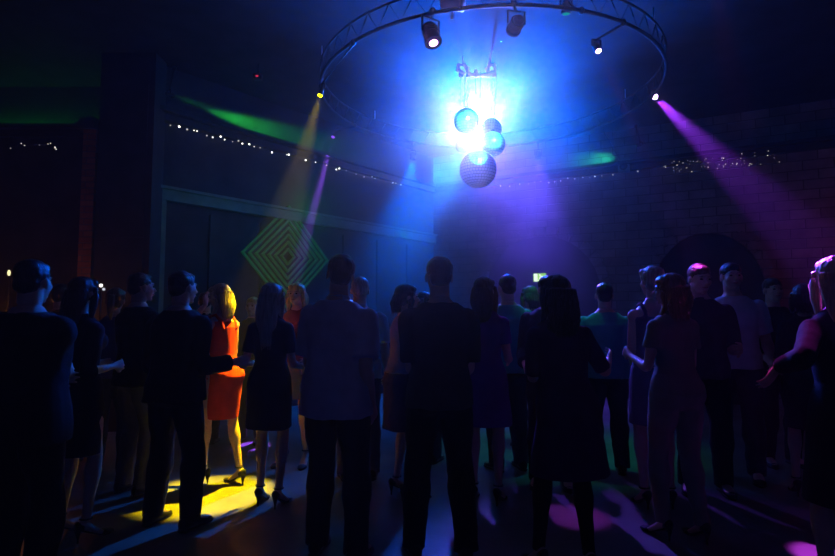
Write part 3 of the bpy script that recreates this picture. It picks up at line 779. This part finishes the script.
hg = lambda px, d=D: at(px, 72, d)
hz_ = hg(470).z
def hp(px, d): p = at(px, 72, d); p.z = hz_; return p
mirror_ball('largest mirror ball, lowest of the hanging cluster', 478, 169.5, 19, D-.3, hp(478, D-.1))
mirror_ball('green-lit mirror ball at the upper left of the cluster', 466.5, 121, 13, D+.05, hp(466.5, D))
mirror_ball('smallest mirror ball, at the left of the cluster', 462.5, 146, 7.5, D+.5, hp(463, D+.2))
mirror_ball('upper right mirror ball half lost in the glare', 491, 129, 11, D+.65, hp(491, D+.3))
mirror_ball('right mirror ball with a green band above the largest one', 493, 144, 12.5, D+.2, hp(494, D+.1))
# bracket
c0 = hp(476, D); r = empty('hanging_bracket', c0); tag(r, 'silver tube bracket that carries the mirror balls', 'bracket')
X = lambda px, dz: V(((px-476)/F*7.6, 0, dz))
b = bmesh.new(); tube(b, [X(461, -.02), X(470, -.03), X(476, -.05), X(488, -.04), X(493, .0)], .025, 10); obj('cross_bar', b, M['white'], r, True)
for pts in ([X(462, -.03), X(458, .03), X(459, .09), X(464, .1), X(467, .05), X(468, -.03)], [X(488, -.04), X(487, .04), X(490, .1), X(494, .09), X(495, 0)]):
    b = bmesh.new(); tube(b, pts, .022, 10)
    for q in pts[1:-1]: ell(b, q, .032, u=8, v=6)
    obj('hook_arm', b, M['white'], r, True)
for px in (461, 468, 476, 488, 494):
    b = bmesh.new(); tube(b, [X(px, -.07), X(px, .02)], .03, 8); obj('coupling', b, M['white'], r)
q1 = at(501, 18, D-.4)-c0
b = bmesh.new(); tube(b, [X(486, 0), q1, q1 + (q1-X(486, 0))*.0 + V((0, 0, CEIL-c0.z-q1.z))], .014, 8); obj('support_bar', b, M['white'], r, True)
b = bmesh.new()
for px in (463, 491): tube(b, [X(px, .1), V((X(px, 0).x, 0, CEIL-c0.z))], .008, 6)
obj('drop_cable', b, M['metal'], r)
# safety cables with a small box on the right side
pa, pb, pc = at(598, 112, 8.2), at(603, 131, 8.3), at(621, 161, 9.0)
r = empty('hanging_cable', pa); tag(r, 'thin cable hanging from the ring down towards the right back wall', 'cable')
b = bmesh.new(); tube(b, [ringnear(pa)-pa, V((0, 0, 0)), pb-pa, pc-pa], .005, 6); obj('cable_run', b, M['blackpanel'], r)
ps = onR(tR(626), 0, .12); ps.z = at(626, 165, ps.y).z
r = empty('wall_speaker', ps, math.atan2(RD.y, RD.x)+PI); tag(r, 'small wall speaker in teal light on the right back wall', 'speaker')
b = bmesh.new(); box(b, (0, .03, 0), (.2, .14, .26), None, .015); obj('cabinet', b, M['trim'], r)
b = bmesh.new(); loft(b, [(V((0, -.042, -.03)), V((.07, 0, 0)), V((0, 0, .07))), (V((0, -.05, -.03)), V((.06, 0, 0)), V((0, 0, .06)))], 16); obj('cone', b, M['metal'], r)
b = bmesh.new(); box(b, (0, .1, 0), (.05, .1, .05)); obj('bracket', b, M['metal'], r)
# tiny lamps behind the crowd on the left
for px, py, d, s_, l_ in ((9, 273, 7.9, 1.2, 'small warm lamp glinting between heads at the far left'), (101, 285.5, 6.8, 1.8, 'pair of tiny white lamps on a stand beside the brick pillar')):
    p = at(px, py, d); r = empty('table_lamp' if px < 50 else 'lamp_stand', V((p.x, p.y, 0))); tag(r, l_, 'lamp')
    b = bmesh.new(); loft(b, [(V((0, 0, z)), V((q, 0, 0)), V((0, q, 0))) for z, q in ((0, .12), (.02, .12), (.03, .015), (p.z-.06, .012), (p.z-.04, .03))], 16); obj('stand', b, M['metal'], r)
    b = bmesh.new(); ell(b, (0, 0, p.z), (.02, .02, .045 if px < 50 else .022)); obj('bulb', b, emis('bulb', (1, .9, .45) if px < 50 else (1, .95, .85), s_), r, True)
    if px > 50:
        b = bmesh.new(); ell(b, (.035, 0, p.z-.045), .017); obj('bulb', b, emis('bulb', (.8, .85, .9), .7), r, True)
# warm and red accents of the bays, then two added fills
def point(name, loc, col, power, rad=.1):
    l = bpy.data.lights.new(name, 'POINT'); l.color = col; l.energy = power; l.shadow_soft_size = rad; o = bpy.data.objects.new(name, l); COL.objects.link(o); o.location = loc; return o
point('warm_uplight', (-4.75, 6.6, 1.3), (1, .3, .05), 6)
point('warm_room_lamp', (-7.0, 6.0, 2.2), (1, .25, .04), 3)
point('red_bar_lamp', (6.2, 7.6, 2.6), (1, .05, .1), 3)
point('crowd_fill', (1.0, -1.5, 4.2), (.40, .36, 1), 4, .4)  # added fill behind the camera, brightens the backs of the crowd
point('green_fill', (-1.5, 7.4, 2.9), (.05, 1, .25), 4, .2)  # added green fill without a fixture, lights the left wall trim

SC.view_settings.view_transform = 'Standard'; SC.view_settings.look = 'None'; SC.view_settings.gamma = 1; SC.view_settings.exposure = 0
w = bpy.data.worlds.new('world'); SC.world = w; w.use_nodes = True; w.node_tree.nodes['Background'].inputs[0].default_value = (0, 0, 0, 1)
ad = w.node_tree.nodes.new('ShaderNodeAddShader')
for i, (dn_, g_) in enumerate(HAZE):
    vs = w.node_tree.nodes.new('ShaderNodeVolumeScatter'); vs.inputs['Density'].default_value = dn_; vs.inputs['Anisotropy'].default_value = g_
    w.node_tree.links.new(vs.outputs[0], ad.inputs[i])
w.node_tree.links.new(ad.outputs[0], w.node_tree.nodes['World Output'].inputs['Volume'])
SC.cycles.volume_bounces = 0
SC.cycles.max_bounces = 5
SC.cycles.sample_clamp_indirect = 3

# ------------------------------------------------------------------ the crowd
BLK = (.012, .012, .014)
# big near figures ------------------------------------------------------
person('man in a dark polo shirt and trousers seen from behind at picture centre, feet apart', 439, 257, 3.45, yaw=4, sex='m', lean=(0, 0), hyaw=6,
       wl=(-.13, .26, 1.12), wr=(.15, .27, 1.06), feetL=(-.15, .03, 0), feetR=(.15, -.03, 0),
       top=('shirt', 'dark olive cotton', (.055, .055, .05), {'hem': .86, 'sleeve': .85}), bottom=('trousers', 'black twill', BLK), hair=('short', 'dark'), build=1.0)
person('man in an untucked pale short-sleeved shirt seen from behind, left of centre', 338, 254, 3.45, yaw=-12, sex='m', lean=(.0, .03), hyaw=18, hroll=6, tilt=-.06,
       wl=(-.16, .28, 1.04), wr=(.2, .06, .85), feetL=(-.13, .05, 0), feetR=(.14, -.04, 0),
       top=('shirt', 'pale blue cotton', (.46, .48, .54), {'hem': .8, 'sleeve': .8, 'off': .022, 'loose': .02, 'flare': .03}), bottom=('trousers', 'dark navy denim', (.02, .022, .035)), hair=('cap', 'black'), build=1.0)
person('woman with long loose dark hair in a dark purple dress, back turned, right of centre', 562, 275, 3.25, yaw=10, sex='f', lean=(-.03, .02), hyaw=30, hip=.02,
       wl=(-.08, .3, 1.2), wr=(.44, .24, 1.2), pl=(-.3, -.6, -.8), pr=(.1, -.5, -1), feetL=(-.15, .08, 0), feetR=(.12, -.04, 0), heels=True,
       top=('dress', 'dark plum jersey', (.06, .02, .08), {'hem': .52, 'hemw': .25, 'sleeve': .9, 'off': .016}), bottom=('leggings', 'black leggings', BLK, {'off': .006, 'loose': .004}), hair=('wavy', 'dark'), hairlen=.42, build=1.12)
person('blonde woman in a short red dress raising a hand to her face, lit yellow', 226, 284, 4.94, yaw=62, sex='f', lean=(0, .05), hyaw=20, hpitch=-14, hip=.0,
       wl=(-.02, .24, 1.56), wr=(.10, .30, 1.10), pl=(-.5, 1, -.6), pr=(.4, -.8, -.8), feetL=(-.06, .17, 0), feetR=(.09, -.13, 0), heels=True, hl=(.2, -.5, .2, 0, .1, 1), vox=.006,
       top=('dress', 'bright red satin', (.75, .04, .02), {'hem': .52, 'hemw': .145, 'sleeve': 0, 'off': .008, 'ztop': 1.40}), hair=('long', 'blonde'), hairlen=.24, skin='skin')
person('woman with long ash blonde hair in a dark dress, standing right of the red dress', 272, 283, 4.39, yaw=-8, sex='f', lean=(0, 0), hyaw=-6,
       wl=(-.2, .22, 1.05), wr=(.19, .24, 1.03), feetL=(-.08, .03, 0), feetR=(.10, -.02, 0), heels=True,
       top=('dress', 'dark navy crepe', (.02, .022, .04), {'hem': .55, 'hemw': .19, 'sleeve': .7}), hair=('long', 'ash'), hairlen=.46)
person('man in all-black clothes with his back turned, dancing close to the red dress', 179, 271, 3.95, yaw=-16, sex='m', lean=(.0, .03), hyaw=-12,
       wl=(-.2, .25, 1.05), wr=(.34, .2, 1.10), pr=(-.1, -.3, -1), feetL=(-.17, .02, 0), feetR=(.15, .0, 0),
       top=('shirt', 'black cotton', (.012, .012, .016), {'hem': .84, 'sleeve': 1.9}), bottom=('trousers', 'black denim', BLK), hair=('short', 'dark'), build=1.08)
person('woman with auburn wavy hair in a pale fitted top and trousers, back to the camera', 673, 273, 3.72, yaw=14, sex='f', lean=(0, .03), hyaw=40, hroll=-10, hip=-.01,
       wl=(-.16, .3, 1.16), wr=(.14, .3, 1.1), pl=(-.2, -.8, -.9), feetL=(-.10, .06, 0), feetR=(.12, -.05, 0), heels=True,
       top=('tee', 'pale cream knit', (.22, .2, .16), {'hem': .92, 'sleeve': .5, 'off': .014, 'flare': .006, 'collar': False, 'ztop': 1.45}), bottom=('trousers', 'pale cream trousers', (.24, .22, .18), {'off': .013, 'loose': .012, 'ztop': 1.05}), hair=('wavy', 'ginger'), hairlen=.24)
person('woman with pinned-up hair and bare shoulders in a sleeveless top, left of the auburn hair', 651, 262, 4.35, yaw=-4, sex='f', lean=(0, 0), hyaw=18, H=1.83,
       wl=(-.1, .26, 1.12), wr=(.12, .26, 1.1), pl=(-.3, -1, -.6), feetL=(-.1, 0, 0), feetR=(.1, .02, 0), heels=True,
       top=('dress', 'grey violet satin', (.16, .12, .2), {'hem': .55, 'hemw': .2, 'sleeve': 0, 'ztop': 1.36}), hair=('updo', 'ash'))
person('man in a charcoal shirt facing the auburn-haired woman, magenta light on his head', 697, 260, 4.75, H=1.88, yaw=164, sex='m', lean=(0, .05), hyaw=18, hpitch=-10,
       wl=(-.2, .3, 1.1), wr=(.2, .3, 1.08), feetL=(-.13, 0, 0), feetR=(.13, .02, 0),
       top=('shirt', 'charcoal cotton', (.06, .055, .07), {'hem': .86, 'sleeve': .9}), bottom=('trousers', 'black twill', BLK), hair=('short', 'brown'), build=1.05)
person('man in a white t-shirt and dark trousers behind the embracing couple', 731, 263, 5.1, yaw=150, sex='m', lean=(0, .02), hyaw=20,
       wl=(-.25, .18, .95), wr=(.25, .18, .98), top=('tee', 'white cotton', (.6, .6, .63), {'hem': .88, 'sleeve': .7}), bottom=('jeans', 'dark blue denim', (.03, .035, .06)), hair=('short', 'dark'))
person('blonde woman in a black long-sleeved dress at the right edge, hand held out, lit magenta', 838, 256, 2.85, yaw=-5, sex='f', lean=(0, .02), hyaw=-15,
       wl=(-.30, .05, 1.17), wr=(.2, .2, .95), pl=(-.5, -1, -.3), hl=(.3, .1, 1, -.5, .2, -.9), feetL=(-.1, .05, 0), feetR=(.1, -.05, 0), vox=.007,
       top=('dress', 'black jersey', (.02, .02, .028), {'hem': .5, 'hemw': .22, 'sleeve': 1.85}), hair=('long', 'blonde'), hairlen=.40, curl=.35)
person('woman in a violet dress, back turned, just right of the central man', 484, 277, 4.45, yaw=-14, sex='f', lean=(0, .02), hyaw=-16, hpitch=0,
       wl=(-.16, .24, 1.06), wr=(.18, .24, 1.06), feetL=(-.1, .02, 0), feetR=(.1, 0, 0), heels=True,
       top=('dress', 'violet jersey', (.16, .05, .24), {'hem': .55, 'hemw': .22, 'sleeve': .6}), hair=('long', 'brown'), hairlen=.3)
person('dark-haired woman in profile with a white blouse, left of the central man', 402, 284, 4.6, yaw=-64, sex='f', lean=(0, .03), hyaw=-10,
       wl=(-.12, .30, 1.16), wr=(.12, .3, 1.14), pl=(-.4, -1, -.6), feetL=(-.1, 0, 0), feetR=(.1, .02, 0), heels=True,
       top=('blouse', 'white blouse', (.32, .32, .36), {'hem': .98, 'sleeve': 1.0, 'off': .01}), bottom=('skirt', 'dark blue skirt', (.03, .03, .07), {'hem': .5}), hair=('bob', 'black'))
# second row -------------------------------------------------------------
person('fair-haired woman facing the camera in a dark red top, behind the long ash blonde hair', 297, 283, 5.6, yaw=170, sex='f', lean=(0, .0),
       wl=(-.2, .2, 1.0), wr=(.2, .2, 1.0), top=('tee', 'dark red cotton', (.14, .02, .03), {'hem': .95, 'sleeve': .6}), bottom=('skirt', 'blue denim skirt', (.05, .07, .16), {'hem': .58, 'hemw': .17}), hair=('long', 'blonde'), hairlen=.22, heels=True)
person('man in a mint shirt mostly hidden behind the pale-shirted man', 360, 277, 5.1, yaw=10, sex='m',
       wl=(-.2, .2, 1.0), wr=(.25, .1, .9), top=('shirt', 'mint cotton', (.35, .5, .4), {'hem': .86}), bottom=('trousers', 'grey trousers', (.08, .08, .09)), hair=('short', 'ash'))
person('man in a teal t-shirt further back, just left of the exit sign', 507, 275, 5.4, yaw=15, sex='m', lean=(0, 0),
       wl=(-.25, .2, 1.0), wr=(.25, .2, 1.0), top=('tee', 'teal cotton', (.06, .4, .34), {'hem': .86}), bottom=('jeans', 'dark blue denim', (.03, .035, .06)), hair=('short', 'dark'), build=1.05)
person('man in a teal shirt further back, right of the long dark hair', 604, 283, 5.3, yaw=-10, sex='m', lean=(0, 0),
       wl=(-.25, .2, 1.0), wr=(.25, .2, 1.0), top=('shirt', 'sea green cotton', (.05, .34, .33), {'hem': .86, 'collar': False}), bottom=('jeans', 'dark blue denim', (.03, .035, .06)), hair=('short', 'dark'), build=1.12)
person('man with a reddish lit face looking to the camera beside the exit sign', 548, 276, 4.9, yaw=168, sex='m', hyaw=15, lean=(0, .02),
       wl=(-.2, .2, 1.0), wr=(.2, .2, 1.0), top=('shirt', 'dark grey cotton', (.04, .04, .05), {'hem': .86, 'sleeve': 1.8}), bottom=('trousers', 'black twill', BLK), hair=('short', 'dark'))
person('short woman with a dark bob between the teal t-shirt and the exit sign', 530, 286, 6.3, yaw=20, sex='f',
       wl=(-.2, .2, 1.0), wr=(.2, .2, 1.0), top=('tee', 'dark blue cotton', (.05, .06, .16), {'hem': .9}), bottom=('jeans', 'dark blue denim', (.03, .035, .06)), hair=('bob', 'brown'), vox=.011)
# left edge, almost black --------------------------------------------------
person('very dark large figure of a man at the far left edge, back turned', 33, 260, 2.9, yaw=-12, sex='m', hyaw=10,
       wl=(-.08, .22, 1.1), wr=(-.02, .24, 1.14), top=('jacket', 'black jacket', (.012, .012, .014), {'hem': .8, 'sleeve': 1.9, 'off': .03}), bottom=('trousers', 'black twill', BLK), hair=('short', 'dark'), build=1.1)
person('dark figure of a woman with long hair, second from the left edge', 84, 277, 3.75, yaw=-20, sex='f', wl=(-.1, .2, 1.1), wr=(.1, .2, 1.1),
       top=('dress', 'black jersey', (.02, .02, .028), {'hem': .5, 'sleeve': 1.2}), hair=('long', 'dark'), hairlen=.32, heels=True)
person('dark figure of a man with grey trousers, left of the black-clad dancer', 141, 273, 4.7, yaw=-30, sex='m', hyaw=-10, wl=(-.1, .24, 1.1), wr=(.1, .25, 1.15),
       top=('jacket', 'black jacket', (.012, .012, .014), {'hem': .84, 'sleeve': 1.9, 'off': .02}), bottom=('trousers', 'grey trousers', (.12, .12, .13)), hair=('short', 'black'))
person('dark figure of a woman with tied hair against the panelled pillar', 116, 288, 5.2, yaw=12, sex='f', wl=(-.2, .2, 1.0), wr=(.2, .2, 1.0),
       top=('tee', 'dark blue cotton', (.05, .06, .16), {'hem': .9}), bottom=('jeans', 'dark blue denim', (.03, .035, .06)), hair=('pony', 'brown'), vox=.011)
person('dark figure of a man in front of the brick strip, faint red shirt', 62, 284, 5.6, yaw=-8, sex='m', wl=(-.25, .2, 1.0), wr=(.25, .2, 1.0),
       top=('shirt', 'wine red cotton', (.1, .02, .03), {'hem': .86}), bottom=('trousers', 'black twill', BLK), hair=('short', 'dark'), vox=.011)
person('man with fair hair half hidden between the red dress and the long ash blonde hair', 253, 297, 6.6, yaw=175, sex='m', wl=(-.2, .2, 1.0), wr=(.2, .2, 1.0),
       top=('shirt', 'dark grey cotton', (.04, .04, .05), {'hem': .86}), bottom=('trousers', 'black twill', BLK), hair=('short', 'blonde'), vox=.011)
person('dark figure of a man behind the black-clad dancer, left of the red dress', 206, 292, 6.5, yaw=10, sex='m', wl=(-.2, .2, 1.0), wr=(.2, .2, 1.0),
       top=('shirt', 'black cotton', (.012, .012, .016), {'hem': .86}), bottom=('trousers', 'black twill', BLK), hair=('short', 'black'), vox=.011)
person('dark figure of a woman behind the central man, only her left shoulder in green light', 424, 292, 5.7, yaw=-15, sex='f', wl=(-.25, .2, 1.0), wr=(.2, .2, 1.0),
       top=('tee', 'green cotton', (.08, .4, .25), {'hem': .9}), bottom=('jeans', 'dark blue denim', (.03, .035, .06)), hair=('pony', 'dark'), vox=.011)
person('dark figure of a man far back on the right, beside the white t-shirt', 772, 278, 5.6, yaw=175, sex='m', wl=(-.2, .2, 1.0), wr=(.2, .2, 1.0),
       top=('jacket', 'black jacket', (.012, .012, .014), {'hem': .84, 'sleeve': 1.9}), bottom=('trousers', 'black twill', BLK), hair=('short', 'dark'), vox=.011)
person('dark figure of a woman far back on the right, near the outstretched magenta hand', 803, 284, 4.6, yaw=-30, sex='f', wl=(-.2, .2, 1.0), wr=(.2, .2, 1.0),
       top=('dress', 'black jersey', (.02, .02, .028), {'hem': .5, 'sleeve': 1.0}), hair=('bob', 'dark'), heels=True, vox=.011)
